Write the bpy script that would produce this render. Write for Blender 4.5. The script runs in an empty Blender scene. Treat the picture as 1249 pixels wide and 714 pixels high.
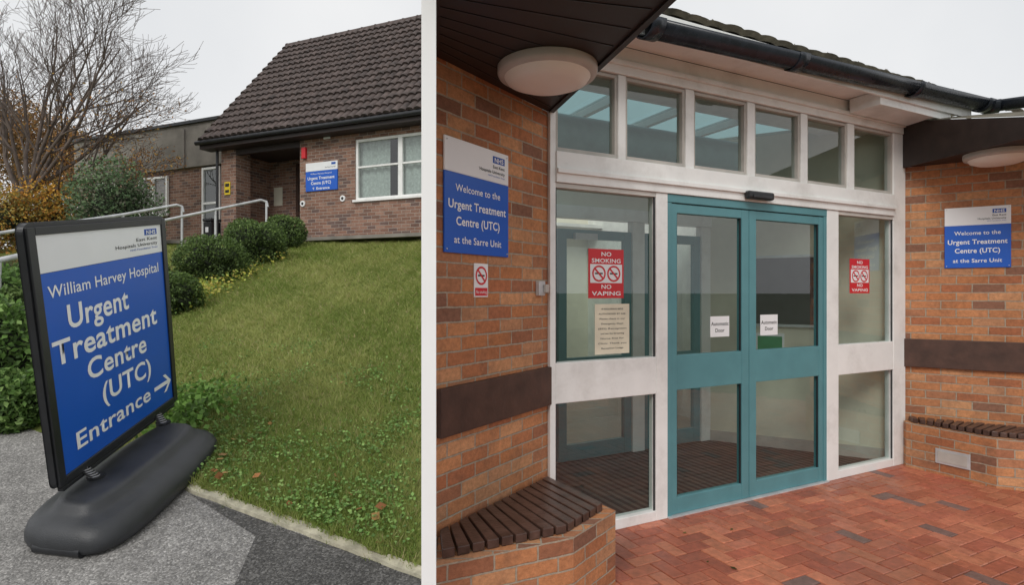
import bpy, math, random
import numpy as np
from mathutils import Matrix, Vector
random.seed(7); rng=np.random.default_rng(7)
S=bpy.context.scene
F=700.0; CX=624.5; CY=357.0; H=1.6
# ------------------------------------------------------------ materials
def newmat(name):
    m=bpy.data.materials.new(name); m.use_nodes=True
    nt=m.node_tree; nt.nodes.clear()
    out=nt.nodes.new('ShaderNodeOutputMaterial')
    return m,nt,out
def N(nt,t,**kw):
    n=nt.nodes.new(t)
    for k,v in kw.items(): setattr(n,k,v)
    return n
def mth(nt,op,a,b=None,c=None,clamp=False):
    n=N(nt,'ShaderNodeMath',operation=op); n.use_clamp=clamp
    for i,v in enumerate((a,b,c)):
        if v is None: continue
        if isinstance(v,(int,float)): n.inputs[i].default_value=v
        else: nt.links.new(v,n.inputs[i])
    return n.outputs[0]
def mixc(nt,f,a,b,bt='MIX'):
    n=N(nt,'ShaderNodeMix',data_type='RGBA',blend_type=bt)
    for idx,v in ((0,f),(6,a),(7,b)):
        if isinstance(v,(int,float)): n.inputs[idx].default_value=v
        elif isinstance(v,(tuple,list)): n.inputs[idx].default_value=(*v[:3],1)
        else: nt.links.new(v,n.inputs[idx])
    return n.outputs[2]
def ramp(nt,f,stops,interp='LINEAR'):
    n=N(nt,'ShaderNodeValToRGB'); cr=n.color_ramp; cr.interpolation=interp
    while len(cr.elements)<len(stops): cr.elements.new(0.5)
    for e,(p,c) in zip(cr.elements,stops):
        e.position=p; e.color=(*c,1) if not isinstance(c,(int,float)) else (c,c,c,1)
    nt.links.new(f,n.inputs[0]); return n.outputs[0]
def noise(nt,vec,scale,detail=4,rough=.55):
    n=N(nt,'ShaderNodeTexNoise'); n.inputs['Scale'].default_value=scale
    n.inputs['Detail'].default_value=min(detail,5); n.inputs['Roughness'].default_value=rough
    if vec is not None: nt.links.new(vec,n.inputs['Vector'])
    return n.outputs['Fac']
def bump(nt,h,strength,dist=.01):
    n=N(nt,'ShaderNodeBump'); n.inputs['Strength'].default_value=strength; n.inputs['Distance'].default_value=dist
    nt.links.new(h,n.inputs['Height']); return n.outputs[0]
def princ(nt,out,col,rough=.5,metal=0,normal=None,spec=.5):
    p=N(nt,'ShaderNodeBsdfPrincipled')
    for k,v in (('Base Color',col),('Roughness',rough),('Metallic',metal),('Specular IOR Level',spec)):
        if isinstance(v,(tuple,list)): p.inputs[k].default_value=(*v[:3],1)
        elif isinstance(v,(int,float)): p.inputs[k].default_value=v
        else: nt.links.new(v,p.inputs[k])
    if normal is not None: nt.links.new(normal,p.inputs['Normal'])
    nt.links.new(p.outputs[0],out.inputs[0]); return p
def mat(name,col,rough=.5,metal=0,ns=6,na=.12,bs=0,bscale=60,spec=.5,dirt=0):
    m,nt,out=newmat(name)
    tc=N(nt,'ShaderNodeTexCoord').outputs['Object']
    f=noise(nt,tc,ns,4)
    k=ramp(nt,f,[(.3,1-na),(.7,1+na)])
    c=mixc(nt,1.0,col,k,'MULTIPLY')
    if dirt:
        d=ramp(nt,noise(nt,tc,2.3,5,.7),[(.5,0.0),(.75,dirt)])
        c=mixc(nt,d,c,(.16,.12,.07))
    nb=bump(nt,noise(nt,tc,bscale,3),bs,.005) if bs else None
    r=mth(nt,'MULTIPLY_ADD',f,.2,rough-.1,clamp=True)
    princ(nt,out,c,r,metal,nb,spec); return m
def brickmat(name,cols,mortar,bw=.225,bh=.075,mw=.01,off=.5,rough=.85,darken=1.0):
    m,nt,out=newmat(name)
    uv=N(nt,'ShaderNodeUVMap').outputs[0]
    sp=N(nt,'ShaderNodeSeparateXYZ'); nt.links.new(uv,sp.inputs[0])
    wob=noise(nt,uv,9,2); wob2=mth(nt,'MULTIPLY',mth(nt,'SUBTRACT',wob,.5),.010)
    v=mth(nt,'DIVIDE',mth(nt,'ADD',sp.outputs[1],wob2),bh); row=mth(nt,'FLOOR',v)
    par=mth(nt,'MULTIPLY',mth(nt,'FLOORED_MODULO',row,2.0),off)
    u=mth(nt,'ADD',mth(nt,'DIVIDE',mth(nt,'ADD',sp.outputs[0],wob2),bw),par); colm=mth(nt,'FLOOR',u)
    fu=mth(nt,'FRACT',u); fv=mth(nt,'FRACT',v)
    def edge(f,w):
        a=mth(nt,'MINIMUM',f,mth(nt,'SUBTRACT',1.0,f))
        return mth(nt,'SMOOTH_MIN',mth(nt,'DIVIDE',a,w),1.6,.2)
    e=mth(nt,'MINIMUM',edge(fu,mw/bw/2*1.05),edge(fv,mw/bh/2*1.05))
    nz=noise(nt,uv,120,3)
    e=mth(nt,'ADD',e,mth(nt,'MULTIPLY',mth(nt,'SUBTRACT',nz,.5),.7))
    isb=ramp(nt,e,[(.8,0.0),(1.0,1.0)])
    cmb=N(nt,'ShaderNodeCombineXYZ'); nt.links.new(colm,cmb.inputs[0]); nt.links.new(row,cmb.inputs[1])
    wn=N(nt,'ShaderNodeTexWhiteNoise',noise_dimensions='2D'); nt.links.new(cmb.outputs[0],wn.inputs['Vector'])
    st=[(i/len(cols),c) for i,c in enumerate(cols)]
    c=ramp(nt,wn.outputs['Value'],st,'CONSTANT')
    soot=mth(nt,'MULTIPLY',ramp(nt,noise(nt,uv,7,4,.6),[(.5,0.0),(.68,1.0)]),.35)
    c=mixc(nt,soot,c,(.20,.105,.07) if 'orange' in name else (.14,.09,.075))
    fine=ramp(nt,noise(nt,uv,35,5,.75),[(.25,.66),(.75,1.28)])
    c=mixc(nt,1.0,c,fine,'MULTIPLY')
    big=ramp(nt,noise(nt,uv,1.7,4),[(.3,.80*darken),(.7,1.12*darken)])
    c=mixc(nt,1.0,c,big,'MULTIPLY')
    mm=mixc(nt,1.0,mortar,fine,'MULTIPLY')
    c=mixc(nt,isb,mm,c)
    h=mth(nt,'ADD',mth(nt,'MULTIPLY',isb,1.0),mth(nt,'MULTIPLY',noise(nt,uv,90,3),.4))
    princ(nt,out,c,rough,0,bump(nt,h,.8,.008),.3); return m
def attrmat(name,rough=.6,transl=.25,spec=.3,ns=0):
    m,nt,out=newmat(name)
    a=N(nt,'ShaderNodeAttribute',attribute_name='Col').outputs['Color']
    nb=None; r=rough
    if ns:
        tc=N(nt,'ShaderNodeTexCoord').outputs['Object']
        a=mixc(nt,1.0,a,ramp(nt,noise(nt,tc,ns,5,.7),[(.3,.72),(.7,1.26)]),'MULTIPLY')
        lg=noise(nt,tc,1.1,4,.6)
        a=mixc(nt,1.0,a,ramp(nt,lg,[(.35,.78),(.65,1.1)]),'MULTIPLY')
        nb=bump(nt,noise(nt,tc,ns*3,3),.5,.003)
        r=ramp(nt,lg,[(.4,.30),(.6,.55)])
    p=princ(nt,out,a,r,0,nb,spec)
    if transl:
        t=N(nt,'ShaderNodeBsdfTranslucent'); nt.links.new(a,t.inputs[0])
        mx=N(nt,'ShaderNodeMixShader'); mx.inputs[0].default_value=transl
        nt.links.new(p.outputs[0],mx.inputs[1]); nt.links.new(t.outputs[0],mx.inputs[2]); nt.links.new(mx.outputs[0],out.inputs[0])
    return m
GLASS=set()
def glassmat(name,tint=(.85,.9,.88),k=1.0):
    m,nt,out=newmat(name)
    t=N(nt,'ShaderNodeBsdfTransparent'); t.inputs[0].default_value=(*tint,1)
    g=N(nt,'ShaderNodeBsdfGlossy'); g.inputs['Roughness'].default_value=.012
    lw=N(nt,'ShaderNodeLayerWeight'); lw.inputs[0].default_value=.5
    f=mth(nt,'MULTIPLY_ADD',mth(nt,'POWER',lw.outputs['Facing'],4.0),.85*k,.08*k,clamp=True)
    mx=N(nt,'ShaderNodeMixShader'); nt.links.new(f,mx.inputs[0]); nt.links.new(t.outputs[0],mx.inputs[1]); nt.links.new(g.outputs[0],mx.inputs[2])
    nt.links.new(mx.outputs[0],out.inputs[0]); GLASS.add(name); return m
M={}
M['brick']=brickmat('brick_orange',[(.49,.20,.085),(.57,.255,.115),(.43,.16,.075),(.52,.26,.135),(.28,.135,.085),(.59,.295,.145),(.46,.185,.085),(.36,.15,.08),(.54,.235,.105),(.44,.195,.10),(.51,.22,.10)],(.40,.33,.25))
M['brickdk']=brickmat('brick_brown',[(.26,.14,.10),(.31,.175,.125),(.21,.12,.09),(.35,.21,.155),(.17,.11,.095),(.29,.16,.115)],(.42,.38,.33))
M['white']=mat('white_paint',(.88,.88,.86),.35,dirt=.26,na=.04)
M['divider_white']=mat('gap_divider_white',(.94,.94,.94),.7,na=.015)
M['teal']=mat('teal_aluminium',(.10,.27,.30),.38,na=.07)
M['cream']=mat('cream_wall',(.70,.66,.54),.7,na=.05)
M['ceil']=mat('ceiling_white',(.72,.72,.68),.7)
M['black']=mat('black_plastic',(.018,.019,.022),.38,na=.2,bs=.15,bscale=300)
M['rub']=mat('dark_grey_plastic',(.032,.034,.038),.42,na=.3,bs=.35,bscale=220)
M['gut']=mat('black_gutter',(.018,.023,.032),.27,na=.25,ns=14)
M['timber']=mat('dark_stained_timber',(.024,.014,.011),.5,na=.3,ns=12)
M['band']=mat('brown_timber',(.070,.034,.023),.55,na=.35,ns=9,bs=.3,bscale=40)
M['slat']=mat('wet_timber_slat',(.085,.047,.036),.36,na=.4,ns=14,bs=.5,bscale=50)
M['blue']=mat('sign_blue',(.006,.105,.56),.35,na=.02)
M['signw']=mat('sign_white',(.86,.87,.88),.35,na=.02)
M['ink']=mat('sign_ink_white',(.92,.92,.92),.5,na=.0)
M['inkb']=mat('sign_ink_black',(.02,.02,.02),.5,na=.0)
M['inkblue']=mat('sign_ink_blue',(.005,.08,.42),.5,na=.0)
M['red']=mat('sign_red',(.65,.02,.03),.4,na=.02)
M['yellow']=mat('sign_yellow',(.75,.55,.03),.4)
M['paper']=mat('cream_paper',(.78,.72,.56),.8)
M['galv']=mat('galvanised_steel',(.60,.61,.62),.42,.3,na=.2)
M['steel']=mat('spring_steel',(.25,.25,.26),.35,.9)
M['lamp']=mat('opal_lamp_diffuser',(.88,.84,.76),.4,na=.03)
M['lampr']=mat('lamp_rim',(.50,.47,.43),.45)
M['alu']=mat('grey_bead',(.62,.60,.56),.45)
M['tile']=mat('brown_roof_tile',(.085,.063,.057),.75,na=.5,ns=5,bs=.4,bscale=40)
M['mosstile']=mat('mossy_roof_tile',(.12,.105,.075),.9,na=.55,ns=9,bs=.7,bscale=40)
M['conc']=mat('concrete_fascia',(.235,.215,.19),.85,na=.25,ns=2,bs=.3)
M['vinyl']=mat('vinyl_floor',(.40,.38,.33),.35)
M['glass']=glassmat('window_glass',(.80,.87,.85),1.35)
M['glassdk']=glassmat('window_glass_dark',(.7,.78,.76),1.6)
M['glassteal']=glassmat('rooflight_glass_teal',(.30,.50,.52))
M['dark']=mat('dark_interior',(.05,.048,.045),.8)
M['curtain']=mat('net_curtain',(.62,.62,.59),.9,ns=20,na=.2)
M['leaf']=attrmat('foliage_leaf',.55,.3)
M['grassb']=attrmat('grass_blade',.6,.35)
M['paver']=attrmat('clay_paver',.42,0,.5,ns=22)
M['bark']=mat('bark',(.13,.10,.085),.9,ns=8,na=.35)
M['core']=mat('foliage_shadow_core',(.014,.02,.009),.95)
def ribmat():
    m,nt,out=newmat('ribbed_entrance_mat'); uv=N(nt,'ShaderNodeTexCoord').outputs['Object']
    sp=N(nt,'ShaderNodeSeparateXYZ'); nt.links.new(uv,sp.inputs[0])
    f=mth(nt,'FRACT',mth(nt,'MULTIPLY',sp.outputs[0],14.0))
    k=ramp(nt,f,[(.0,.03),(.4,.035),(.5,.11),(.9,.12),(1.0,.035)])
    c=mixc(nt,1.0,k,(1,.92,.82),'MULTIPLY'); princ(nt,out,c,.75); return m
M['rib']=ribmat()
def tarmac(name,base,lo,hi):
    m,nt,out=newmat(name); tc=N(nt,'ShaderNodeTexCoord').outputs['Object']
    v=N(nt,'ShaderNodeTexVoronoi'); v.inputs['Scale'].default_value=130; nt.links.new(tc,v.inputs['Vector'])
    sp=N(nt,'ShaderNodeSeparateColor'); nt.links.new(v.outputs['Color'],sp.inputs[0])
    k=ramp(nt,sp.outputs[0],[(0,lo),(.55,base),(.9,hi),(1,hi*1.4)])
    k=mixc(nt,1.0,k,ramp(nt,noise(nt,tc,1.8,5,.65),[(.3,.75),(.7,1.15)]),'MULTIPLY')
    k=mixc(nt,1.0,k,ramp(nt,noise(nt,tc,11,5,.7),[(.35,.8),(.65,1.1)]),'MULTIPLY')
    c=mixc(nt,1.0,k,(1,.965,.92),'MULTIPLY')
    h=mth(nt,'ADD',mth(nt,'MULTIPLY',v.outputs['Distance'],-1.0),noise(nt,tc,400,2))
    princ(nt,out,c,.75,0,bump(nt,h,.7,.004),.3); return m
M['tarmac']=tarmac('tarmac_light',.28,.17,.38)
M['tarmac2']=tarmac('tarmac_dark',.10,.055,.16)
def soilgrass():
    m,nt,out=newmat('lawn_ground'); tc=N(nt,'ShaderNodeTexCoord').outputs['Object']
    a=ramp(nt,noise(nt,tc,1.3,5,.6),[(.3,(.13,.17,.035)),(.5,(.19,.23,.055)),(.7,(.30,.29,.11))])
    b=ramp(nt,noise(nt,tc,40,5,.75),[(.3,.45),(.7,1.3)])
    c=mixc(nt,1.0,a,b,'MULTIPLY')
    princ(nt,out,c,.9,0,bump(nt,noise(nt,tc,60,4,.8),.8,.03),.2); return m
M['lawn']=soilgrass()
M['kerb']=mat('mossy_kerb_concrete',(.44,.41,.31),.9,na=.4,ns=14,bs=.6,bscale=80,dirt=.5)
M['joint']=mat('paver_joint_sand',(.10,.07,.055),.95)
M['base']=mat('ground_earth',(.10,.11,.06),.95)
# ------------------------------------------------------------ geometry helpers
def link(o,parent=None):
    S.collection.objects.link(o)
    if parent is not None: o.parent=parent
    return o
def group(name,mw=None):
    e=bpy.data.objects.new(name,None); e.empty_display_size=.2; S.collection.objects.link(e)
    if mw is not None: e.matrix_world=mw
    return e
def frame(ox,oy,dx,dy,oz=0):
    l=math.hypot(dx,dy); a=math.atan2(dy/l,dx/l)
    return Matrix.Translation((ox,oy,oz))@Matrix.Rotation(a,4,'Z')
def mesh(name,verts,faces,mt,parent=None,smooth=False,uv=True,mx=None,bev=0):
    me=bpy.data.meshes.new(name); me.from_pydata([tuple(v) for v in verts],[],[tuple(f) for f in faces]); me.update()
    if uv:
        l=me.uv_layers.new(name='UVMap')
        for p in me.polygons:
            n=p.normal
            if abs(n.z)>.85: tx,ty=Vector((1,0,0)),Vector((0,1,0))
            else:
                tx=Vector((-n.y,n.x,0)); tx.normalize(); ty=Vector((0,0,1))
                if tx.x<0 or (abs(tx.x)<1e-6 and tx.y<0): tx=-tx
            for li in p.loop_indices:
                co=me.vertices[me.loops[li].vertex_index].co
                l.data[li].uv=(co.dot(tx)+20,co.dot(ty)+20)
    me.materials.append(mt)
    if smooth:
        for p in me.polygons: p.use_smooth=True
    o=bpy.data.objects.new(name,me); link(o,parent)
    if mx is not None: o.matrix_local=mx
    if bev:
        b=o.modifiers.new('b','BEVEL'); b.width=bev; b.segments=2; b.limit_method='ANGLE'
    return o
BF=[(0,3,2,1),(4,5,6,7),(0,1,5,4),(1,2,6,5),(2,3,7,6),(3,0,4,7)]
def box(name,x0,x1,y0,y1,z0,z1,mt,parent=None,bev=0,mx=None):
    if x0>x1:x0,x1=x1,x0
    if y0>y1:y0,y1=y1,y0
    if z0>z1:z0,z1=z1,z0
    if mt.name in GLASS:
        y=(y0+y1)/2
        return mesh(name,[(x0,y,z0),(x1,y,z0),(x1,y,z1),(x0,y,z1)],[(0,1,2,3)],mt,parent,mx=mx)
    v=[(x0,y0,z0),(x1,y0,z0),(x1,y1,z0),(x0,y1,z0),(x0,y0,z1),(x1,y0,z1),(x1,y1,z1),(x0,y1,z1)]
    return mesh(name,v,BF,mt,parent,bev=bev,mx=mx)
def prism(name,pts,z0,z1,mt,parent=None,bev=0,mx=None):
    a=sum(pts[i][0]*pts[(i+1)%len(pts)][1]-pts[(i+1)%len(pts)][0]*pts[i][1] for i in range(len(pts)))
    if a<0: pts=pts[::-1]
    n=len(pts)
    z0f=z0 if callable(z0) else (lambda x,y:z0); z1f=z1 if callable(z1) else (lambda x,y:z1)
    v=[(x,y,z0f(x,y)) for x,y in pts]+[(x,y,z1f(x,y)) for x,y in pts]
    f=[tuple(range(n))[::-1],tuple(range(n,2*n))]+[(i,(i+1)%n,n+(i+1)%n,n+i) for i in range(n)]
    return mesh(name,v,f,mt,parent,bev=bev,mx=mx)
def tube(name,pts,r,mt,parent=None,res=6,radii=None,cyc=False):
    cu=bpy.data.curves.new(name,'CURVE'); cu.dimensions='3D'; cu.bevel_depth=r; cu.bevel_resolution=res//2; cu.use_fill_caps=True
    sp=cu.splines.new('POLY'); sp.points.add(len(pts)-1)
    for i,p in enumerate(pts):
        sp.points[i].co=(*p,1); sp.points[i].radius=radii[i] if radii else 1
    sp.use_cyclic_u=cyc; cu.materials.append(mt)
    o=bpy.data.objects.new(name,cu); return link(o,parent)
def text(name,body,x,z,h,w,mt,parent,y=-.002,mx=None,mapf=None,bold=.0,align='CENTER',ext=.0006):
    cu=bpy.data.curves.new(name,'FONT'); cu.body=body; cu.size=1; cu.offset=min(bold,.018); cu.extrude=0; cu.resolution_u=4; cu.space_character=1.04
    o=bpy.data.objects.new('tmp',cu); S.collection.objects.link(o)
    bpy.context.view_layer.update()
    dg=bpy.context.evaluated_depsgraph_get(); me=bpy.data.meshes.new_from_object(o.evaluated_get(dg))
    bpy.data.objects.remove(o)
    xs=[v.co.x for v in me.vertices]; x0,x1=min(xs),max(xs)
    sz=h/.73; sx=(w/(x1-x0)) if w else sz
    W=(x1-x0)*sx; xa={'CENTER':x-W/2,'LEFT':x,'RIGHT':x-W}[align]
    for v in me.vertices:
        p=Vector((xa+(v.co.x-x0)*sx, y, z+(v.co.y-.365)*sz))
        if mapf: p=mapf(p)
        v.co=p
    me.materials.clear(); me.materials.append(mt); me.name=name
    ob=bpy.data.objects.new(name,me); link(ob,parent)
    if mx is not None: ob.matrix_local=mx
    return ob
def leafmesh(name,C,size,cols,mt,parent=None,flat=0.0,asp=.55):
    n=len(C); a=rng.normal(size=(n,3)); a[:,2]*=(1-flat); a/=np.linalg.norm(a,axis=1)[:,None]
    b=rng.normal(size=(n,3)); b[:,2]*=(1-flat); b-=a*(a*b).sum(1)[:,None]; b/=np.linalg.norm(b,axis=1)[:,None]
    s=(size*rng.uniform(.6,1.3,n))[:,None]
    V=np.stack([C-a*s,C-b*s*asp,C+a*s,C+b*s*asp],1).reshape(-1,3)
    me=bpy.data.meshes.new(name); me.vertices.add(4*n); me.vertices.foreach_set('co',V.ravel())
    me.loops.add(4*n); me.loops.foreach_set('vertex_index',np.arange(4*n)); me.polygons.add(n)
    me.polygons.foreach_set('loop_start',np.arange(n)*4); me.update(calc_edges=True); me.validate()
    at=me.attributes.new('Col','FLOAT_COLOR','FACE'); at.data.foreach_set('color',np.concatenate([cols,np.ones((n,1))],1).ravel())
    me.materials.append(mt); o=bpy.data.objects.new(name,me); return link(o,parent)
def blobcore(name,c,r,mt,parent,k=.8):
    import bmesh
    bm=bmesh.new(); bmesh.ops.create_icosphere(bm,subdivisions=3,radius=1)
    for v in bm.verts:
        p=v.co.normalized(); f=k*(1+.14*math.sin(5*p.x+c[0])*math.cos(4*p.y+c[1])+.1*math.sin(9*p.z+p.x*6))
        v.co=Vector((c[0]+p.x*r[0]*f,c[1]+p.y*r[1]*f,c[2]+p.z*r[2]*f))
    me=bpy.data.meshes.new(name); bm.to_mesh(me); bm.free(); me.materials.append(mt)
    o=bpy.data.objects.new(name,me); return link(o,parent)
def bush(name,c,r,n,size,palette,core=.78,lump=.22,shell=(.72,1.05)):
    g=group(name)
    d=rng.normal(size=(n,3)); d/=np.linalg.norm(d,axis=1)[:,None]
    L=rng.normal(size=(14,3)); L/=np.linalg.norm(L,axis=1)[:,None]
    near=(d@L.T).max(1)
    rad=rng.uniform(shell[0],shell[1],n)**.7*(1-lump+lump*2*np.clip((near-.6)/.4,0,1))
    C=np.array(c)+d*rad[:,None]*np.array(r)
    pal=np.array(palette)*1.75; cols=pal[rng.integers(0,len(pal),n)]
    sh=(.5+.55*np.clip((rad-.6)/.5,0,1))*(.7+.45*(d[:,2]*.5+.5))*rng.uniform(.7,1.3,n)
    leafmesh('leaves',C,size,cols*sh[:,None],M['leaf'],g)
    if core: blobcore('shade_core',c,r,M['core'],g,core)  # near-black blob stands in for the shade deep inside the bush
    return g
# ------------------------------------------------------------ ground
yk=lambda X:2.23-.519*X
def zg(X,Y):
    k=yk(X)
    if Y<=k: return .167*Y
    z=.167*k+.025+.25*(Y-k)+.02*math.sin(X*2.1+Y)*min(1,(Y-k))
    zt=2.76
    if z>zt-.3: z=zt-.3*math.exp(-(z-(zt-.3))/.3)
    return z
def hit(px,py):
    a=(px-CX)/F; b=(CY-py)/F; d=1.5
    while d<40:
        if H+b*d<=zg(a*d,d): return Vector((a*d,d,zg(a*d,d)))
        d+=.02
    return Vector((a*d,d,2.76))
def P(px,py,d): return Vector(((px-CX)/F*d,d,H+(CY-py)/F*d))
DV=-101.5/700
mesh('ground',[(-900,-900,-.06),(900,-900,-.06),(900,900,-.06),(-900,900,-.06)],[(0,1,2,3)],M['base'])
ws=list(np.concatenate([np.arange(0,6,.12),np.arange(6,14,.4),np.arange(14,90,6)]))
ks=list(np.concatenate([np.arange(0,6,.12),np.arange(6,14,.35),np.arange(14,90,6)]))
vv=[];ff=[]
for i,w in enumerate(ws):
    for j,k in enumerate(ks):
        Y=(2.23+.519*w)/(1+.519*DV)+k; X=DV*Y-w
        vv.append((X,Y,zg(X,Y)))
nk=len(ks)
for i in range(len(ws)-1):
    for j in range(nk-1): ff.append((i*nk+j,i*nk+j+1,(i+1)*nk+j+1,(i+1)*nk+j))
ff=[f[::-1] for f in ff]
mesh('grass_bank',vv,ff,M['lawn'],smooth=True,uv=False)
def kx(w): 
    Y=(2.23+.519*w)/(1+.519*DV); return (DV*Y-w,Y)
A0=kx(0);A1=kx(14)
mesh('pavement',[(*A0,.167*A0[1]),(*A1,.167*A1[1]),(-14,-3,-.5),(.4,-3,-.5)],[(0,1,2,3)],M['tarmac'])
t1=hit(231,604);t2=hit(312,655);t3=hit(285,720)
mesh('tarmac_patch',[(A0[0],A0[1]-.03,.167*(A0[1]-.03)+.004),(t1.x,t1.y,t1.z+.004),(t2.x,t2.y,t2.z+.004),(t3.x,t3.y,t3.z+.004),(t3.x,1.0,.171),(DV*1.0,1.0,.171)],[(0,1,2,3,4,5)],M['tarmac2'])
nd=Vector((.519,1)).normalized()
kv=[]
kp=[kx(w) for w in np.arange(0,1.75,.06)]
for i,(x,y) in enumerate(kp):
    j=random.uniform(-.006,.006)
    for o,dz in ((-.03+j,-.05),(-.028+j,.014),(.028+j*2,.022),(.03+j,-.05)):
        kv.append((x+nd.x*o,y+nd.y*o,.167*y+dz+random.uniform(-.003,.003)))
kf=[]
for i in range(len(kp)-1):
    for j in range(3): kf.append((i*4+j,i*4+j+1,(i+1)*4+j+1,(i+1)*4+j))
mesh('kerb_edging',kv,kf,M['kerb'])
n=210000
Y=2.4*np.exp(rng.uniform(0,1,n)*math.log(13/2.4)); a=rng.uniform(-.80,-.145,n); X=a*Y
k=2.23-.519*X; edge_n=.03*np.sin(X*23)+.02*np.sin(X*61)
ok=(Y>k+.01+edge_n*.6+rng.uniform(-.04,.03,n))&(X<DV*Y-.05); X=X[ok];Y=Y[ok]
Z=np.array([zg(x,y) for x,y in zip(X,Y)]); n=len(X)
sc=np.clip(Y/3.5,.8,3)
pn=np.sin(X*1.9+np.sin(Y*2.3))*.5+np.sin(Y*3.1+X*4.2)*.3
tuft=np.sin(X*17+np.sin(Y*13)*2)*np.sin(Y*15+X*5)
hgt=rng.uniform(.015,.045,n)*(.8+.25*sc)*(1+.45*tuft); wd=.0026*sc*rng.uniform(.7,1.4,n)
ang=rng.uniform(0,6.28,n); lean=rng.normal(0,.026,(n,2))*sc[:,None]
c,s=np.cos(ang)*wd,np.sin(ang)*wd
V=np.stack([np.stack([X-c,Y-s,Z-.005],1),np.stack([X+c,Y+s,Z-.005],1),np.stack([X+lean[:,0],Y+lean[:,1],Z+hgt],1)],1).reshape(-1,3)
me=bpy.data.meshes.new('lawn_grass'); me.vertices.add(3*n); me.vertices.foreach_set('co',V.ravel())
me.loops.add(3*n); me.loops.foreach_set('vertex_index',np.arange(3*n)); me.polygons.add(n); me.polygons.foreach_set('loop_start',np.arange(n)*3); me.update(calc_edges=True)
g0=np.array([.20,.28,.055]);g1=np.array([.44,.46,.16])
tt=np.clip(.45+pn*.5+tuft*.25+rng.normal(0,.28,n),0,1)[:,None]
cols=g0*(1-tt)+g1*tt; br=rng.uniform(0,1,n)<.07; cols[br]=(.50,.42,.22)
at=me.attributes.new('Col','FLOAT_COLOR','FACE'); at.data.foreach_set('color',np.concatenate([cols,np.ones((n,1))],1).ravel())
me.materials.append(M['grassb']); link(bpy.data.objects.new('lawn_grass',me))
def patch(name,pxs,cnt,spread,size,pal,lift=.04,flat=.6):
    C=[]
    for (px,py) in pxs:
        h=hit(px,py)
        for _ in range(cnt):
            x=h.x+random.gauss(0,spread); y=h.y+random.gauss(0,spread)
            if y<yk(x)+.03 or x>DV*y-.06: continue
            C.append((x,y,zg(x,y)+random.uniform(.01,lift)))
    C=np.array(C); pal=np.array(pal); cols=pal[rng.integers(0,len(pal),len(C))]*rng.uniform(.7,1.3,len(C))[:,None]
    return leafmesh(name,C,size,cols,M['leaf'],None,flat,.8)
patch('clover_patch',[(random.uniform(225,505),random.uniform(420,670)) for _ in range(75)],90,.11,.010,[(.22,.38,.10),(.30,.46,.14),(.16,.29,.08)],.045)
patch('fallen_leaves',[(250,575),(300,560),(275,590),(290,545),(465,640),(410,600),(330,520),(480,655),(440,470),(260,640),(360,630)],4,.07,.024,[(.42,.18,.07),(.32,.13,.06),(.48,.28,.11)],.05,.8)
# ------------------------------------------------------------ white divider added for the blank gap between the two views
c0=Vector((DV,1,0)).normalized(); side=Vector((c0.y,-c0.x,0))
def dv(Yv,o): 
    p=Vector((DV*Yv,Yv,0))+side*o; return (p.x,p.y)
TH=.5*18/700*2.15*c0.y
prism('white_gap_divider',[dv(2.15,-TH),dv(2.15,TH),dv(11.2,TH),dv(11.2,-TH)],-.05,3.4,M['divider_white'])
# ------------------------------------------------------------ freestanding sign
sg=group('freestanding_pavement_sign')
BL=P(72,595,2.65);BR=P(214,488,3.81); up=Vector((.32,-1,3.88))*.301
U=BR-BL; Vv=up; NN=U.cross(Vv).normalized()
if NN.dot(BL-Vector((0,0,H)))<0: NN=-NN
def bm_(p): return BL+U*p.x+Vv*p.z+NN*p.y
def qbox(name,x0,x1,y0,y1,z0,z1,mt,bev=0):
    v=[(x0,y0,z0),(x1,y0,z0),(x1,y1,z0),(x0,y1,z0),(x0,y0,z1),(x1,y0,z1),(x1,y1,z1),(x0,y1,z1)]
    return mesh(name,[bm_(Vector(q)) for q in v],BF,mt,sg,bev=bev)
fx,fz=.035,.03
def rr(name,x0,x1,z0,z1,y0,y1,mt,r=.04,hole=None):
    pts=[]
    for cx,cz,a in ((x1-r,z1-r,0),(x0+r,z1-r,90),(x0+r,z0+r,180),(x1-r,z0+r,270)):
        for t in range(0,91,15): pts.append((cx+r*math.cos(math.radians(a+t)),cz+r*math.sin(math.radians(a+t))))
    m=len(pts); v=[bm_(Vector((x,y0,z))) for x,z in pts]+[bm_(Vector((x,y1,z))) for x,z in pts]
    f=[tuple(range(m)),tuple(range(m,2*m))[::-1]]+[(i,(i+1)%m,m+(i+1)%m,m+i) for i in range(m)]
    return mesh(name,v,f,mt,sg,bev=.004)
rr('frame',-.01,1.01,-.012,1.01,.0,.03,M['black'],.035)
qbox('blue_panel',fx,1-fx,-.003,.0,.03,.83,M['blue'])
qbox('white_header',fx,1-fx,-.003,.0,.832,.97,M['signw'])
for nm,a in (('frame_left',(-.006,fx,-.012,.0,.0,1.0)),('frame_right',(1-fx,1.006,-.012,.0,.0,1.0)),('frame_top',(fx,1-fx,-.012,.0,.97,1.0)),('frame_bottom',(fx,1-fx,-.012,.0,.0,.03))):
    qbox(nm,*a,M['black'],.003)
for nm,b,x,z,h,w,bo in (('line_hospital','William Harvey Hospital',.49,.760,.048,.84,.008),('line_urgent','Urgent',.385,.650,.098,.44,.018),('line_treatment','Treatment',.455,.525,.098,.80,.018),
    ('line_centre','Centre',.49,.405,.092,.48,.018),('line_utc','(UTC)',.545,.275,.090,.42,.018),('line_entrance','Entrance',.430,.138,.076,.60,.014)):
    text(nm,b,x,z,h,w,M['ink'],sg,-.0045,mapf=bm_,bold=bo)
qbox('arrow_shaft',.775,.93,-.0045,-.003,.125,.145,M['ink'])
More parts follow.
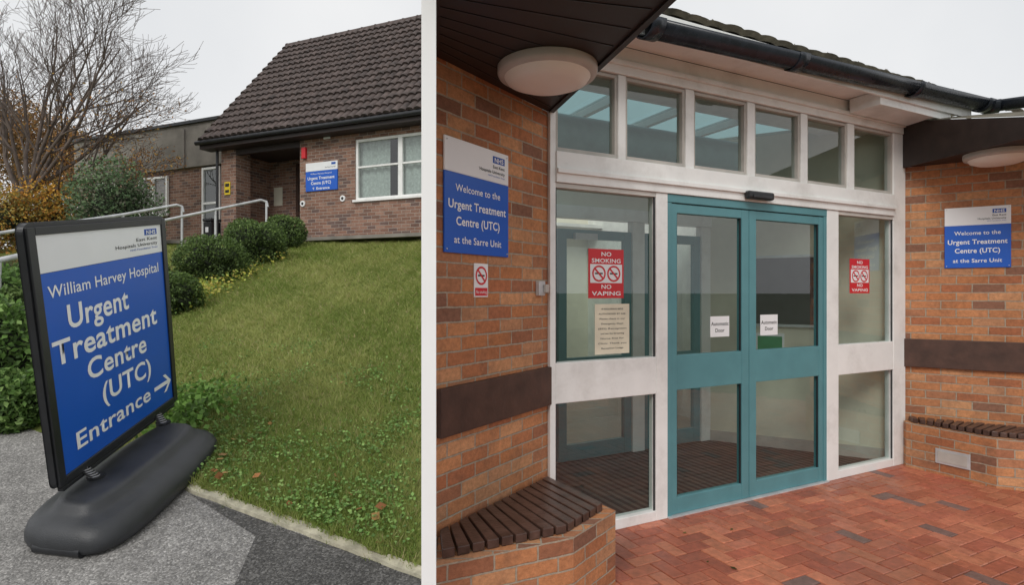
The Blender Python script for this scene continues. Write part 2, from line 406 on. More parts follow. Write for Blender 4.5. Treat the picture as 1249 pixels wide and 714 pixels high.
for s_ in (1,-1):
    v=[(.93,-.0048,.135),(.955,-.0048,.135),(.898,-.0048,.135+s_*.048),(.870,-.0048,.135+s_*.048)]
    mesh('arrow_head',[bm_(Vector((a-.0,b+.0002*s_,c))) for a,b,c in v],[(0,1,2,3)],M['ink'],sg)
qbox('logo_box',.80,.92,-.0045,-.003,.925,.953,M['inkblue'])
text('logo_text','NHS',.86,.939,.02,.09,M['ink'],sg,-.006,mapf=bm_,bold=.02)
text('trust_line','East Kent',.92,.908,.016,.2,M['inkb'],sg,-.0045,mapf=bm_,align='RIGHT',bold=.005)
text('trust_line2','Hospitals University',.92,.884,.016,.38,M['inkb'],sg,-.0045,mapf=bm_,align='RIGHT',bold=.005)
text('trust_line3','NHS Foundation Trust',.92,.863,.009,.26,M['inkblue'],sg,-.0045,mapf=bm_,align='RIGHT')
# moulded base
ax=Vector((-.05,1,.167)).normalized(); sx_=Vector((1,-.16,-.027)).normalized(); upn=Vector((1,0,0)).cross(Vector((0,1,.167))).normalized()
bc=Vector((-2.045,3.13,.167*3.13+.006))
def sup(t,e): 
    c_,s_=math.cos(t),math.sin(t); return math.copysign(abs(c_)**e,c_),math.copysign(abs(s_)**e,s_)
hl,hw=.60,.285; ns=80
prof=[(.93,.95,0.0),(.985,.99,.012),(1.0,1.0,.035),(.99,.995,.062),(.95,.975,.090),(.87,.94,.112),(.76,.90,.126),(.62,.86,.136),(.54,.83,.150),(.49,.81,.172),(.44,.785,.184),(.36,.74,.188)]
v=[];f=[]
for k_,(rx,ry,z_) in enumerate(prof):
    for i in range(ns):
        a_,b_=sup(2*math.pi*i/ns,.5); v.append(bc+sx_*a_*hw*rx+ax*b_*hl*ry+upn*z_)
for k_ in range(len(prof)-1):
    for i in range(ns): f.append((k_*ns+i,k_*ns+(i+1)%ns,(k_+1)*ns+(i+1)%ns,(k_+1)*ns+i))
f.append(tuple((len(prof)-1)*ns+i for i in range(ns)))
mesh('base_weight',v,f,M['rub'],sg,smooth=True)
for tpos in (.17,.80):
    b=bm_(Vector((tpos,.015,.0)))
    k2=max(-.44,min(.44,(b-bc).dot(ax))); q=bc+ax*k2+upn*.187+sx_*max(-.09,min(.09,(b-bc).dot(sx_)))
    pts=[]
    for i in range(90):
        w=i/89; ctr=q.lerp(b,w); an=w*2*math.pi*6
        pts.append(ctr+Vector((math.cos(an),math.sin(an),0))*.024)
    tube('spring',pts,.0055,M['steel'],sg,4)
    tube('spring_core',[q,b],.014,M['black'],sg,6)
    tube('spring_foot',[q-upn*.01,q+upn*.012],.04,M['black'],sg,8)
qbox('lower_rail',.02,.98,-.004,.025,-.03,-.0125,M['black'],.003)
for e_ in (-1,1):
    w0=bc+ax*e_*.575+upn*.02
    tube('carry_wheel',[w0+sx_*-.12,w0+sx_*.12],.028,M['black'],sg,8)
# ------------------------------------------------------------ left brick house
HO=frame(-4.91,13.5,.9227,-.3856,2.76)
hs=group('brick_house',HO)
B=M['brickdk']
WX1=3.85
box('wall_front_a',-.1,1.488,0,.25,-.3,2.66,B,hs); box('wall_front_sill',1.488,WX1,0,.25,-.3,.91,B,hs)
box('wall_front_head',1.488,WX1,0,.25,2.29,2.66,B,hs); box('wall_front_b',WX1,4.1,0,.25,-.3,2.66,B,hs)
box('pier',-2.65,-2.15,0,.45,-.3,2.66,B,hs)
box('wall_side',-2.65,-2.45,.45,5.2,-.3,2.66,B,hs); box('recess_side',-.1,.1,.25,1.6,-.3,2.66,B,hs)
box('recess_back_a',-2.45,-1.55,1.4,1.6,-.3,2.66,B,hs)
box('porch_lintel',-2.15,-.1,0,.12,2.28,2.66,M['timber'],hs); box('porch_ceiling',-2.45,-.1,.12,1.4,2.40,2.46,M['timber'],hs)
box('porch_floor',-2.65,-.1,-.4,1.4,-.2,.01,M['conc'],hs)
box('room_dark',-1.55,-.1,2.75,2.8,0,2.4,M['cream'],hs); box('room_floor',-1.55,-.1,1.6,2.8,-.1,.0,M['vinyl'],hs)
for nm,x0,x1,z0,z1 in (('door_jamb_l',-1.55,-1.48,0,2.3),('door_mid',-.87,-.77,0,2.3),('door_jamb_r',-.17,-.1,0,2.3),('door_head',-1.48,-.17,2.2,2.3),('door_rail',-1.48,-.17,.9,1.0),('door_kick',-1.48,-.17,0,.18)):
    y0=1.42 if 'jamb' in nm or 'mid' in nm else 1.425
    box(nm,x0,x1,y0,1.48,z0,z1,M['band'],hs)
box('door_glass',-1.5,-.15,1.44,1.45,0.1,2.25,M['glassdk'],hs)
box('notice_paper',-1.35,-1.0,1.40,1.405,1.3,1.75,M['signw'],hs); box('notice_paper_2',-2.3,-2.0,1.385,1.39,1.2,1.7,M['cream'],hs)
box('recess_over',-1.55,-.1,1.4,1.6,2.3,2.66,B,hs)
def window(par,x0,x1,z0,z1,nx,y=0.0,trans=True,wt=M['white'],cur=True,fw=.06):
    box('window_frame_l',x0,x0+fw,y+.03,y+.1,z0,z1,wt,par,.004); box('window_frame_r',x1-fw,x1,y+.03,y+.1,z0,z1,wt,par,.004)
    box('window_frame_t',x0+fw,x1-fw,y+.032,y+.1,z1-fw,z1,wt,par,.004); box('window_frame_b',x0+fw,x1-fw,y+.032,y+.1,z0,z0+fw,wt,par,.004)
    box('window_sill',x0-.04,x1+.04,y-.05,y+.028,z0-.04,z0+.012,wt,par,.004)
    for i in range(1,nx):
        xm=x0+(x1-x0)*i/nx; box('window_mullion',xm-fw*.9,xm+fw*.9,y+.028,y+.1,z0+fw,z1-fw,wt,par,.004)
    if trans:
        for i in range(nx):
            a=x0+(x1-x0)*i/nx+fw*.9; b=x0+(x1-x0)*(i+1)/nx-fw*.9
            if i==0:a=x0+fw
            if i==nx-1:b=x1-fw
            box('window_transom',a,b,y+.036,y+.1,z0+(z1-z0)*.53,z0+(z1-z0)*.56,wt,par,.003)
    box('window_glass',x0+fw*.5,x1-fw*.5,y+.07,y+.075,z0+fw*.5,z1-fw*.5,M['glassdk'],par)
    box('room_behind',x0-.1,x1+.1,y+.9,y+.95,z0-.3,z1+.2,M['dark'],par)
    if cur:
        v=[];f=[];m=60
        for i in range(m+1):
            xx=x0+(x1-x0)*i/m
            yy=y+.16+.02*math.sin(i*1.3); v+=[(xx,yy,z0),(xx,yy,z1)]
        for i in range(m):
            if .34<i/m<.42 or i/m>.93: continue
            f.append((2*i,2*i+2,2*i+3,2*i+1))
        mesh('curtain',v,f,M['curtain'],par,uv=False)
window(hs,1.488,WX1,.91,2.29,2)
def tiles(name,o,A,Uu,la,lu,mt,parent,pitchw=.2,rowh=.3,amp=.022,lift=.035,seg=6):
    A=Vector(A).normalized();Uu=Vector(Uu).normalized();Nn=A.cross(Uu).normalized()
    if Nn.z<0:Nn=-Nn
    o=Vector(o); nx=int(la/pitchw*seg); rows=int(lu/rowh); v=[];f=[]
    for r in range(rows+1):
        h=len(v)
        u0=r*rowh; u1=min((r+1)*rowh+.03,lu)
        jit=random.uniform(-.006,.006)
        for i in range(nx+1):
            a=i*pitchw/seg; ph=(i%seg)/seg; w=amp*abs(math.sin(math.pi*ph))**.7*2
            tn=(math.floor(i/seg)*7919+r*104729)%17/17*.010
            v+= [o+A*a+Uu*(u0+jit)+Nn*(w-.012),o+A*a+Uu*(u0+jit)+Nn*(lift+w+tn),o+A*a+Uu*u1+Nn*(w+tn*.5)]
        for i in range(nx):
            b=h+i*3; f+=[(b,b+3,b+4,b+1),(b+1,b+4,b+5,b+2)]
    return mesh(name,v,f,mt,parent,uv=False,smooth=False)
rz=6.15; ru=Vector((0,2.95,rz-2.6))
tiles('roof_tiles_front',(-3.0,-.35,2.62),(1,0,0),ru,7.2,ru.length,M['tile'],hs,.19,.29,.026,.05)
mesh('roof_back',[(-3,2.6,rz),(4.2,2.6,rz),(4.2,5.6,2.6),(-3,5.6,2.6)],[(0,1,2,3)],M['tile'],hs)
mesh('roof_underlay',[(-2.98,-.33,2.58),(4.2,-.33,2.58),(4.2,2.6,rz-.03),(-2.98,2.6,rz-.03)],[(0,1,2,3)],M['timber'],hs)
mesh('gable_wall',[(-2.66,-.0,2.66),(-2.66,5.2,2.66),(-2.66,2.6,rz-.25)],[(0,1,2)],B,hs)
tube('ridge_tiles',[(-3.0,2.6,rz+.0),(4.2,2.6,rz+.0)],.09,M['tile'],hs,8)
for i in range(16): tube('ridge_tile_joint',[(-3.0+i*.45,2.6,rz),(-2.96+i*.45,2.6,rz)],.10,M['tile'],hs,8)
tube('verge_trim',[(-3.0,-.35,2.62),(-3.0,2.6,rz)],.045,M['tile'],hs,6)
box('fascia',-3.0,4.2,-.34,-.31,2.42,2.6,M['timber'],hs); box('eaves_soffit',-3.0,4.2,-.31,0.0,2.42,2.45,M['timber'],hs)
tube('eaves_gutter',[(-3.05,-.40,2.56),(4.2,-.40,2.56)],.055,M['black'],hs,8)
tube('downpipe',[(-2.72,-.06,2.5),(-2.72,-.06,-.2)],.035,M['black'],hs,8)
box('alarm_box',.0,.12,-.07,-.001,1.98,2.24,M['red'],hs,.01)
box('wall_vent',.62,.8,-.03,-.001,2.38,2.43,M['signw'],hs)
for x,z in ((.0,.93),(1.16,.98)):
    tube('wall_roundel',[(x,-.03,z),(x,-.001,z)],.07,M['signw'],hs,8)
    tube('wall_roundel_spot',[(x,-.034,z),(x,-.028,z)],.035,M['inkb'],hs,8)
hsg=group('wall_sign',HO)
box('panel_blue',.1,1.02,-.03,-.004,1.2,1.66,M['blue'],hsg,.003); box('panel_header',.1,1.02,-.03,-.004,1.663,1.86,M['signw'],hsg,.003)
text('t1','William Harvey Hospital',.55,1.60,.035,.62,M['ink'],hsg,-.032)
text('t2','Urgent Treatment',.55,1.50,.07,.78,M['ink'],hsg,-.032,bold=.02)
text('t3','Centre (UTC)',.55,1.385,.07,.58,M['ink'],hsg,-.032,bold=.02)
text('t4','↑ Entrance',.55,1.26,.06,.5,M['ink'],hsg,-.032,bold=.02)
box('logo',.85,.97,-.033,-.0301,1.78,1.83,M['inkblue'],hsg); text('t0','East Kent Hospitals',.97,1.73,.03,.3,M['inkb'],hsg,-.032,align='RIGHT')
ys=group('wall_sign',HO); box('panel',-2.52,-2.33,-.02,-.003,1.30,1.62,M['yellow'],ys,.002); box('panel_text',-2.49,-2.36,-.024,-.0205,1.5,1.58,M['inkb'],ys); box('panel_text2',-2.49,-2.36,-.024,-.0205,1.35,1.42,M['inkb'],ys)
lb=group('litter_bin',HO); box('body',-2.98,-2.72,-.25,.05,-.02,.62,M['black'],lb,.02); box('lid',-3.0,-2.70,-.27,.07,.63,.70,M['rub'],lb,.02); box('label',-2.9,-2.8,-.256,-.252,.35,.48,M['signw'],lb)
fb=group('flat_roof_building',HO)
box('brick_wall',-9.3,-2.66,.57,.85,-.3,2.25,B,fb); box('fascia_render',-9.35,-2.66,.45,4.5,2.253,3.42,M['conc'],fb); box('roof_coping',-9.42,-2.66,.38,4.55,3.423,3.50,M['rub'],fb)
box('side_wall',-9.3,-9.05,.85,4.5,-.3,2.25,B,fb)
window(fb,-3.95,-3.28,.08,2.2,1,.45,True,cur=True); box('window_shade_sheet',-4.0,-3.23,.555,.568,0.0,2.24,M['dark'],fb)  # thin dark sheet over the brick, coloured as the unlit room behind the glass
window(fb,-6.5,-5.3,1.0,2.1,2,.45,False); window(fb,-8.4,-7.5,1.0,2.1,2,.45,False)
box('flue',-4.6,-4.52,.40,.448,2.25,3.3,M['conc'],fb)
pth=[(-3.9,-.1),(4.1,-.1),(4.1,-.95),(-.6,-1.05),(-2.2,-1.7),(-4.2,-1.9)]
prism('footpath',[((HO@Vector((x,y,0))).x,(HO@Vector((x,y,0))).y) for x,y in pth],2.70,2.772,M['conc'])
# ------------------------------------------------------------ handrails
hr=group('handrail')
def rail(pts,posts):
    tube('rail',pts,.029,M['galv'],hr,8)
    for p in posts:
        p=Vector(p); tube('post',[p,(p.x,p.y,zg(p.x,p.y)-.05)],.025,M['galv'],hr,8)
ra=[P(-40,291,8.2),P(60,275,9.5),P(150,262,10.8),P(215,250,12.0),P(222,252,12.05)]
rail(ra+[Vector((ra[-1].x+.03,ra[-1].y,ra[-1].z-.12))],[ra[1],ra[2],ra[4]])
rb=[P(110,287,10.0),P(200,269,11.3),P(318,244,12.9),P(325,246,12.95)]
rail(rb+[Vector((rb[-1].x+.03,rb[-1].y,rb[-1].z-.12))],[rb[1],rb[3],rb[2].lerp(rb[1],.5)])
rc=[P(-60,332,5.0),P(-2,318,5.6),P(60,304,6.2)]
rail(rc,[rc[1],rc[0]])
# ------------------------------------------------------------ shrubs
G1=[(.045,.075,.02),(.07,.11,.03),(.10,.145,.045),(.035,.055,.018)]
G2=[(.06,.11,.03),(.09,.16,.04),(.13,.20,.06),(.04,.07,.02)]
def bushpx(name,px,basey,rpx,n,size,pal,asp=1.0,d=None,**k):
    h=hit(px,basey) if d is None else Vector(((px-CX)/F*d,d,zg((px-CX)/F*d,d)))
    r=rpx/F*h.y
    return bush(name,(h.x,h.y,h.z+r*asp*.75),(r,r,r*asp),n,size,pal,**k)
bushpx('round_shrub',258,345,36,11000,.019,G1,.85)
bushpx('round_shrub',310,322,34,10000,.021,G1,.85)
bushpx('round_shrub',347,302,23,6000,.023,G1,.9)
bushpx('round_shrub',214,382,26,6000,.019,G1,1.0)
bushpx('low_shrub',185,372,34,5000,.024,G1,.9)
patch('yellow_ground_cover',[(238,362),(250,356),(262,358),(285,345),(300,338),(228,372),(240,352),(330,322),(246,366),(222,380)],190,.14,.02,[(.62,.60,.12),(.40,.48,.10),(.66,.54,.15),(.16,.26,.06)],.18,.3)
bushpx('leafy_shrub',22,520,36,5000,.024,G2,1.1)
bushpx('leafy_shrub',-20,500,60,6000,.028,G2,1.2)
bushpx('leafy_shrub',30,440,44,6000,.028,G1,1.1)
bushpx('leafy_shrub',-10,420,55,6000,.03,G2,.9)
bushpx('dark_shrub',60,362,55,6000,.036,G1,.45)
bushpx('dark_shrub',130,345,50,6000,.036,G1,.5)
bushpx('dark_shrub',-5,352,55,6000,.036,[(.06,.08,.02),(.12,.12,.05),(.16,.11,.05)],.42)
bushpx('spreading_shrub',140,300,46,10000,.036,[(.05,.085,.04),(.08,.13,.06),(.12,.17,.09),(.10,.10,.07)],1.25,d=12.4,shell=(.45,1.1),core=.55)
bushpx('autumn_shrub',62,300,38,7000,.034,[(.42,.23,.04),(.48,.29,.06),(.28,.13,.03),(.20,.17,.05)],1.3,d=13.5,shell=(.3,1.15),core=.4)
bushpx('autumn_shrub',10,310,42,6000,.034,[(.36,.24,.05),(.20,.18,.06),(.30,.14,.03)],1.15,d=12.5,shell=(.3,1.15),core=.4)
patch('kerbside_plants',[(8,505),(25,500),(45,510),(15,470),(50,480),(5,440),(40,455),(60,520),(215,500),(228,515),(240,500),(222,530)],280,.14,.022,[(.15,.28,.055),(.22,.38,.09),(.10,.18,.04)],.14,.3)
dt=group('distant_trees')
C=[];cc=[]
for (px,py,r_) in ((-30,185,52),(20,190,46),(70,208,38),(-60,140,60),(102,218,28),(45,165,38),(10,150,40),(85,180,24)):
    c_=P(px,py,32); r=r_/F*32; d=rng.normal(size=(3800,3)); d/=np.linalg.norm(d,axis=1)[:,None]
    C.append(np.array(c_)+d*(rng.uniform(.1,1.15,3800)**.5)[:,None]*np.array((r,r,r*1.0)))
    pal=np.array([(.30,.18,.09),(.38,.24,.12),(.22,.16,.09),(.46,.24,.09)]); cc.append(pal[rng.integers(0,4,3800)]*rng.uniform(.6,1.2,3800)[:,None])
leafmesh('crown_leaves',np.concatenate(C),.08,np.concatenate(cc),M['leaf'],dt)
for px in (-30,20,70): tube('trunk',[P(px,300,32),P(px,180,32)],.2,M['bark'],dt,6)
def tree(name,base,seedv):
    g=group(name); rnd=random.Random(seedv)
    cu=bpy.data.curves.new('branches','CURVE'); cu.dimensions='3D'; cu.bevel_depth=1.0; cu.bevel_resolution=1
    tips=[]
    def sp_(pts):
        sp=cu.splines.new('POLY'); sp.points.add(len(pts)-1)
        for i,(a,b) in enumerate(pts): sp.points[i].co=(*a,1); sp.points[i].radius=b
    def grow(p,d,l,r,lev):
        n_=7; pts=[(p.copy(),r)]; q=p.copy(); dd=d.copy()
        for i in range(n_):
            dd=(dd+Vector((rnd.gauss(0,.09),rnd.gauss(0,.09),rnd.gauss(.03,.05)))).normalized()
            q=q+dd*l/n_; rr_=max(r*(1-.8*(i+1)/n_),.0035); pts.append((q.copy(),rr_))
            if lev<4 and i>=1 and i<n_-1:
                for _ in range(1 if rnd.random()<.62 else 2):
                    s_=dd.cross(Vector((rnd.gauss(0,1),rnd.gauss(0,1),rnd.gauss(0,1)))).normalized()
                    nd_=(dd*.8+s_*.62+Vector((0,0,.08))).normalized()
                    if l>.2: grow(q.copy(),nd_,l*rnd.uniform(.34,.58),max(rr_*.62,.004),lev+1)
        if lev>=2: tips.extend([a for a,_ in pts[2:]])
        sp_(pts)
    top=base+Vector((.1,0,1.3)); sp_([(base,.17),(base+Vector((.03,0,.7)),.14),(top,.12)])
    for (dx,dy,dz,l) in ((.95,.0,.75,4.6),(.75,-.35,.95,4.2),(.35,.2,1.0,4.2),(.0,-.2,1.0,3.8),(-.6,.1,.9,3.6),(1.05,.25,.42,3.6),(.55,-.1,1.0,4.4),(-.2,.4,1,3.5),(.9,.2,.2,2.6),(1.0,-.2,.6,3.8),(.15,.1,1.0,4.2)):
        grow(top-Vector((0,0,rnd.uniform(0,.4))),Vector((dx,dy,dz)).normalized(),l,.055,1)
    cu.materials.append(M['bark']); link(bpy.data.objects.new('branches',cu),g)
    T=np.array([tuple(t) for t in tips if rnd.random()<.55*max(0,1-(t.z-base.z-1.4)/2.4)])
    if len(T):
        T=T+rng.normal(0,.07,T.shape); pal=np.array([(.50,.24,.07),(.36,.17,.06),(.58,.36,.10)])
        leafmesh('autumn_leaves',T,.032,pal[rng.integers(0,3,len(T))]*rng.uniform(.6,1.2,len(T))[:,None],M['leaf'],g)
    return g
tree('bare_tree',Vector((-11.5,13.4,2.7)),5)
# ================================================================ RIGHT: entrance building
P0=(.227,3.65); E=(.8927,.451)
FO=frame(P0[0],P0[1],E[0],E[1]); eb=group('treatment_centre_building',FO)
FI=FO.inverted()
def fs(px):
    a=(px-CX)/F; return (a*P0[1]-P0[0])/(E[0]-a*E[1])
def fz(px,py): return H+(CY-py)/F*(P0[1]+E[1]*fs(px))
Wt=M['white'];T=M['teal'];yb0,yb1=-.03,.05
SC=3.846
ident=FO.inverted()
s_l=fs(675); s_m0=fs(797); s_m1=fs(811); s_d1=fs(911); s_d2=fs(1005); s_m2=fs(1019); s_r=fs(1086)
box('frame_left_jamb',0,s_l,yb0,yb1,0,3.07,Wt,eb,.004); box('frame_mullion_l',s_m0,s_m1,yb0,yb1,0,2.30,Wt,eb,.004)
box('frame_mullion_r',s_d2,s_m2,yb0,yb1,0,2.30,Wt,eb,.004); box('frame_right_jamb',s_r,SC,yb0,yb1,0,3.07,Wt,eb,.004)
box('transom_beam',s_l,s_r,yb0-.012,yb1,2.302,2.50,Wt,eb,.004); box('transom_beam_lip',s_l,s_r,yb0-.03,yb0-.013,2.36,2.39,Wt,eb,.003)
box('head_beam',0,SC,yb0-.01,yb1,3.073,3.26,Wt,eb,.004); box('head_trim',0,SC,yb0-.035,yb0-.011,3.13,3.16,Wt,eb,.003)
for (a,b,nm) in ((s_l,s_m0,'left'),(s_m2,s_r,'right')):
    box('sidelight_mid_rail_'+nm,a,b,yb0+.002,yb1,.89,1.15,Wt,eb,.004); box('sidelight_bottom_rail_'+nm,a,b,yb0+.002,yb1,0,.07,Wt,eb,.004)
    box('sidelight_top_bead_'+nm,a,b,yb0+.004,yb1,2.27,2.30,M['alu'],eb,.002)
    box('sidelight_glass_'+nm,a,b,.01,.016,.05,2.29,M['glass'],eb)
    for z0,z1 in ((.07,.89),(1.15,2.27)):
        for q in (a,b-.012): box('glazing_gasket',q,q+.012,yb0+.012,yb0+.02,z0,z1,M['rub'],eb)
for px0,px1 in ((751,760),(833,843),(908,917),(973,981),(1030,1038)):
    box('transom_mullion',fs(px0),fs(px1),yb0,yb1,2.502,3.07,Wt,eb,.003)
box('transom_glass',s_l,s_r,.01,.016,2.45,3.08,M['glass'],eb)
pp=[s_l,fs(751),fs(760),fs(833),fs(843),fs(908),fs(917),fs(973),fs(981),fs(1030),fs(1038),s_r]
for i in range(0,12,2):
    a,b=pp[i],pp[i+1]
    for nm,x0,x1,z0,z1 in (('l',a,a+.022,2.503,3.068),('r',b-.022,b,2.503,3.068),('t',a+.022,b-.022,3.045,3.068),('b',a+.022,b-.022,2.503,2.53)):
        box('opening_light_frame_'+nm,x0,x1,yb0+.012,yb1-.01,z0,z1,M['lampr'],eb,.002)
dg=group('sliding_entrance_door',FO)
st=.075
box('frame_left',s_m1+.001,s_m1+.04,yb0+.003,yb1,0,2.24,T,dg,.003); box('frame_right',s_d2-.04,s_d2-.001,yb0+.003,yb1,0,2.24,T,dg,.003)
box('frame_head',s_m1+.001,s_d2-.001,yb0+.001,yb1,2.242,2.30,T,dg,.003)
for a,b in ((s_m1+.043,s_d1-.003),(s_d1+.003,s_d2-.043)):
    box('stile_a',a,a+(.05 if a<s_d1-.1 else st),-.022,.03,.012,2.235,T,dg,.003)
    aa=a+(.05 if a<s_d1-.1 else st); bb=b-(st if a<s_d1-.1 else .05)
    box('stile_b',bb,b,-.022,.03,.012,2.235,T,dg,.003)
    box('rail_top',aa,bb,-.02,.03,2.17,2.235,T,dg,.003); box('rail_mid',aa,bb,-.02,.03,.90,1.15,T,dg,.003); box('rail_bottom',aa,bb,-.02,.03,.012,.13,T,dg,.003)
    box('glass',aa-.01,bb+.01,.0,.006,.1,2.2,M['glass'],dg)
    for z0,z1 in ((.13,.90),(1.15,2.17)):
        for q in (aa,bb-.01): box('gasket',q,q+.01,-.012,-.002,z0,z1,M['black'],dg)
box('threshold',s_m1,s_d2,-.05,.06,.0,.010,M['galv'],dg)
sm=group('door_sensor',FO); q=fs(917); box('housing',q-.14,q+.14,-.10,-.045,2.315,2.375,M['black'],sm,.015); box('lens',q-.1,q+.1,-.106,-.1005,2.325,2.345,M['rub'],sm)
def wprism(nm,pts,z0,z1,mt,bev=0,par=None): return prism(nm,pts,z0,z1,mt,par or eb,bev,ident)
BK=M['brick']
wl=[(-.372,2.786),(.227,3.65),(.06,3.93),dv(3.93,TH+.003),dv(2.84,TH+.003)]
wprism('brick_wall_left',wl,-.05,2.75,BK)
C0=(3.66,5.385); wdir=Vector((.8425,-.5386)); win=Vector((.5386,.8425))
WR=[C0,tuple(Vector(C0)+wdir*1.9),tuple(Vector(C0)+wdir*1.9+win*.3),tuple(Vector(C0)+win*.3)]
wprism('brick_wall_right',WR,-.05,2.77,BK)
LF=frame(-.369,2.79,.5695,.822); RF=frame(C0[0],C0[1],.8425,-.5386)
LF2=FI@LF; RF2=FI@RF
box('timber_band_left',.0,1.04,-.035,-.001,.89,1.13,M['band'],eb,.004,LF2)
box('timber_band_right',.012,1.85,-.035,-.001,.91,1.17,M['band'],eb,.004,RF2)
sl=[(.235,3.66),(-.38,2.80),dv(2.2,TH+.004),(-.27,1.95),(.70,1.9),(.62,2.2)]
wprism('soffit_left',sl,2.752,2.79,M['timber'])
for i in range(9):
    k_=i/9; a=Vector((-.34,2.72)).lerp(Vector((-.25,1.98)),k_); b=Vector((.235,3.55)).lerp(Vector((.66,1.98)),k_)
    dd=(b-a).normalized(); nn=Vector((-dd.y,dd.x))*.003
    wprism('soffit_board_joint',[tuple(a+nn),tuple(b+nn),tuple(b-nn),tuple(a-nn)],2.749,2.7515,M['black'])
wprism('fascia_left',[(.227,3.66),(.70,1.9),(.73,1.9),(.257,3.67)],2.74,3.1,M['timber'])
sr=[(3.665,5.39),(3.93,4.1),(5.3,3.6),(5.4,4.4)]
wprism('soffit_right',sr,2.772,2.80,M['timber'])
zr=lambda x,y:2.86+(y-4.08)*.27 if y>4.08 else 2.86
wprism('fascia_right',[(3.655,5.38),(3.925,4.08),(3.90,4.08),(3.63,5.36)],2.76,zr,M['timber'])
wprism('fascia_right_front',[(3.92,4.08),(5.3,3.58),(5.29,3.55),(3.90,4.05)],2.76,2.86,M['timber'])
mesh('roof_right_slope',[(3.66,5.38,3.215),(3.93,4.08,2.865),(5.3,3.58,2.865),(6.0,5.0,3.3)],[(0,1,2,3)],M['mosstile'],eb,mx=ident)
box('eaves_soffit',-.3,4.3,-.33,yb0-.011,3.262,3.285,Wt,eb); box('eaves_fascia',-.3,4.3,-.352,-.331,3.20,3.36,Wt,eb,.003)
box('eaves_white_box',2.95,4.0,-.33,yb0-.04,3.14,3.258,Wt,eb,.004)
tiles('roof_tiles',(.15,-.36,3.37),(1,0,0),(0,1,.60),5.2,1.25,M['mosstile'],eb,.17,.16,.006,.022,5)
mesh('roof_rear',[(.15,.70,3.98),(5.3,.70,3.98),(5.3,.72,3.3),(.15,.72,3.3)],[(0,1,2,3)],M['timber'],eb)
tube('ridge',[(.15,.71,4.01),(5.3,.71,4.01)],.05,M['mosstile'],eb,6)
mv=[];mf=[]
for i in range(110):
    x=random.uniform(.3,5.2);u=random.uniform(0,.95); blob=.012+random.random()*.024
    if i<75: x=random.uniform(2.2,5.2)
    b=len(mv)
    for a_ in range(7):
        t=a_*2*math.pi/7; r_=blob*random.uniform(.7,1.2); mv.append((x+r_*math.cos(t),-.34+u+r_*math.sin(t),3.40+u*.60))
    mv.append((x,-.34+u,3.41+u*.60+blob*.9))
    for a_ in range(7): mf.append((b+a_,b+(a_+1)%7,b+7))
mesh('moss_clumps',mv,mf,M['mosstile'],eb,uv=False,smooth=True)
wprism('roof_deck_left',[(.2,3.7),(-.38,2.85),(-.27,1.9),(.72,1.87),(.35,3.6)],3.0,3.15,M['timber'])
gt=group('rain_gutter')
def gutter(nm,a,b,r=.085):
    a=Vector(a);b=Vector(b);d=(b-a).normalized(); s_=Vector((d.y,-d.x,0)).normalized(); u_=s_.cross(d).normalized()
    if u_.z<0:u_=-u_
    v=[];m=14
    for p in (a,b):
        for rr_ in (r,r-.008):
            for i in range(m+1):
                t=math.pi+math.pi*i/m; v.append(p+s_*rr_*math.cos(t)+u_*rr_*math.sin(t))
    k1=m+1; f=[]
    for i in range(m):
        f+=[(i,i+1,2*k1+i+1,2*k1+i),(k1+i,3*k1+i,3*k1+i+1,k1+i+1),(i,k1+i,k1+i+1,i+1),(2*k1+i,2*k1+i+1,3*k1+i+1,3*k1+i)]
    f+=[(0,2*k1,3*k1,k1),(m,k1+m,3*k1+m,2*k1+m)]
    return mesh(nm,v,f,M['gut'],gt,smooth=True,uv=False)
GA=Vector((.845,3.515,3.25));GB=Vector((4.43,5.33,3.36)); gutter('gutter_run',GA,GB)
gd=(GB-GA).normalized()
for k_ in (.0,.33,.70,.97): gutter('gutter_joint',GA+gd*(k_*4.0-.05),GA+gd*(k_*4.0+.05),.098)
GC=GB+Vector((.8425,-.5386,0))*1.0; gutter('gutter_return',GB-Vector((.05,-.03,0)),GC)
gutter('gutter_corner',GB-Vector((.04,-.02,0)),GB+Vector((.06,-.04,0)),.099)
mesh('gutter_end_cap',[GA+Vector((.085*math.cos(t)*.45,-.085*math.cos(t)*.89,.085*math.sin(t))) for t in [math.pi+math.pi*i/12 for i in range(13)]],[tuple(range(13))],M['gut'],gt,uv=False)
tube('outlet_stub',[GA+Vector((-.02,0,.0)),GA+Vector((-.18,-.06,.11)),GA+Vector((-.3,-.25,.2))],.055,M['gut'],gt,8)
def lamp(x,y,z,r):
    g_=group('bulkhead_lamp'); v=[];f=[];m=48
    pr=[(r,0),(r,-.03),(r*.97,-.045),(r*.86,-.05)]; pr2=[(r*.86,-.05),(r*.80,-.072),(r*.6,-.092),(r*.3,-.10),(.001,-.102)]
    for nm,pp_,mt in (('rim',pr,M['lampr']),('diffuser',pr2,M['lamp'])):
        v=[];f=[]
        for (rr_,zz) in pp_:
            for i in range(m): v.append((x+rr_*math.cos(i*2*math.pi/m),y+rr_*math.sin(i*2*math.pi/m),z+zz))
        for k_ in range(len(pp_)-1):
            for i in range(m): f.append((k_*m+i,k_*m+(i+1)%m,(k_+1)*m+(i+1)%m,(k_+1)*m+i))
        mesh(nm,v,f,mt,g_,smooth=True,uv=False)
lamp(.18,2.93,2.749,.255); lamp(4.07,4.80,2.77,.24)
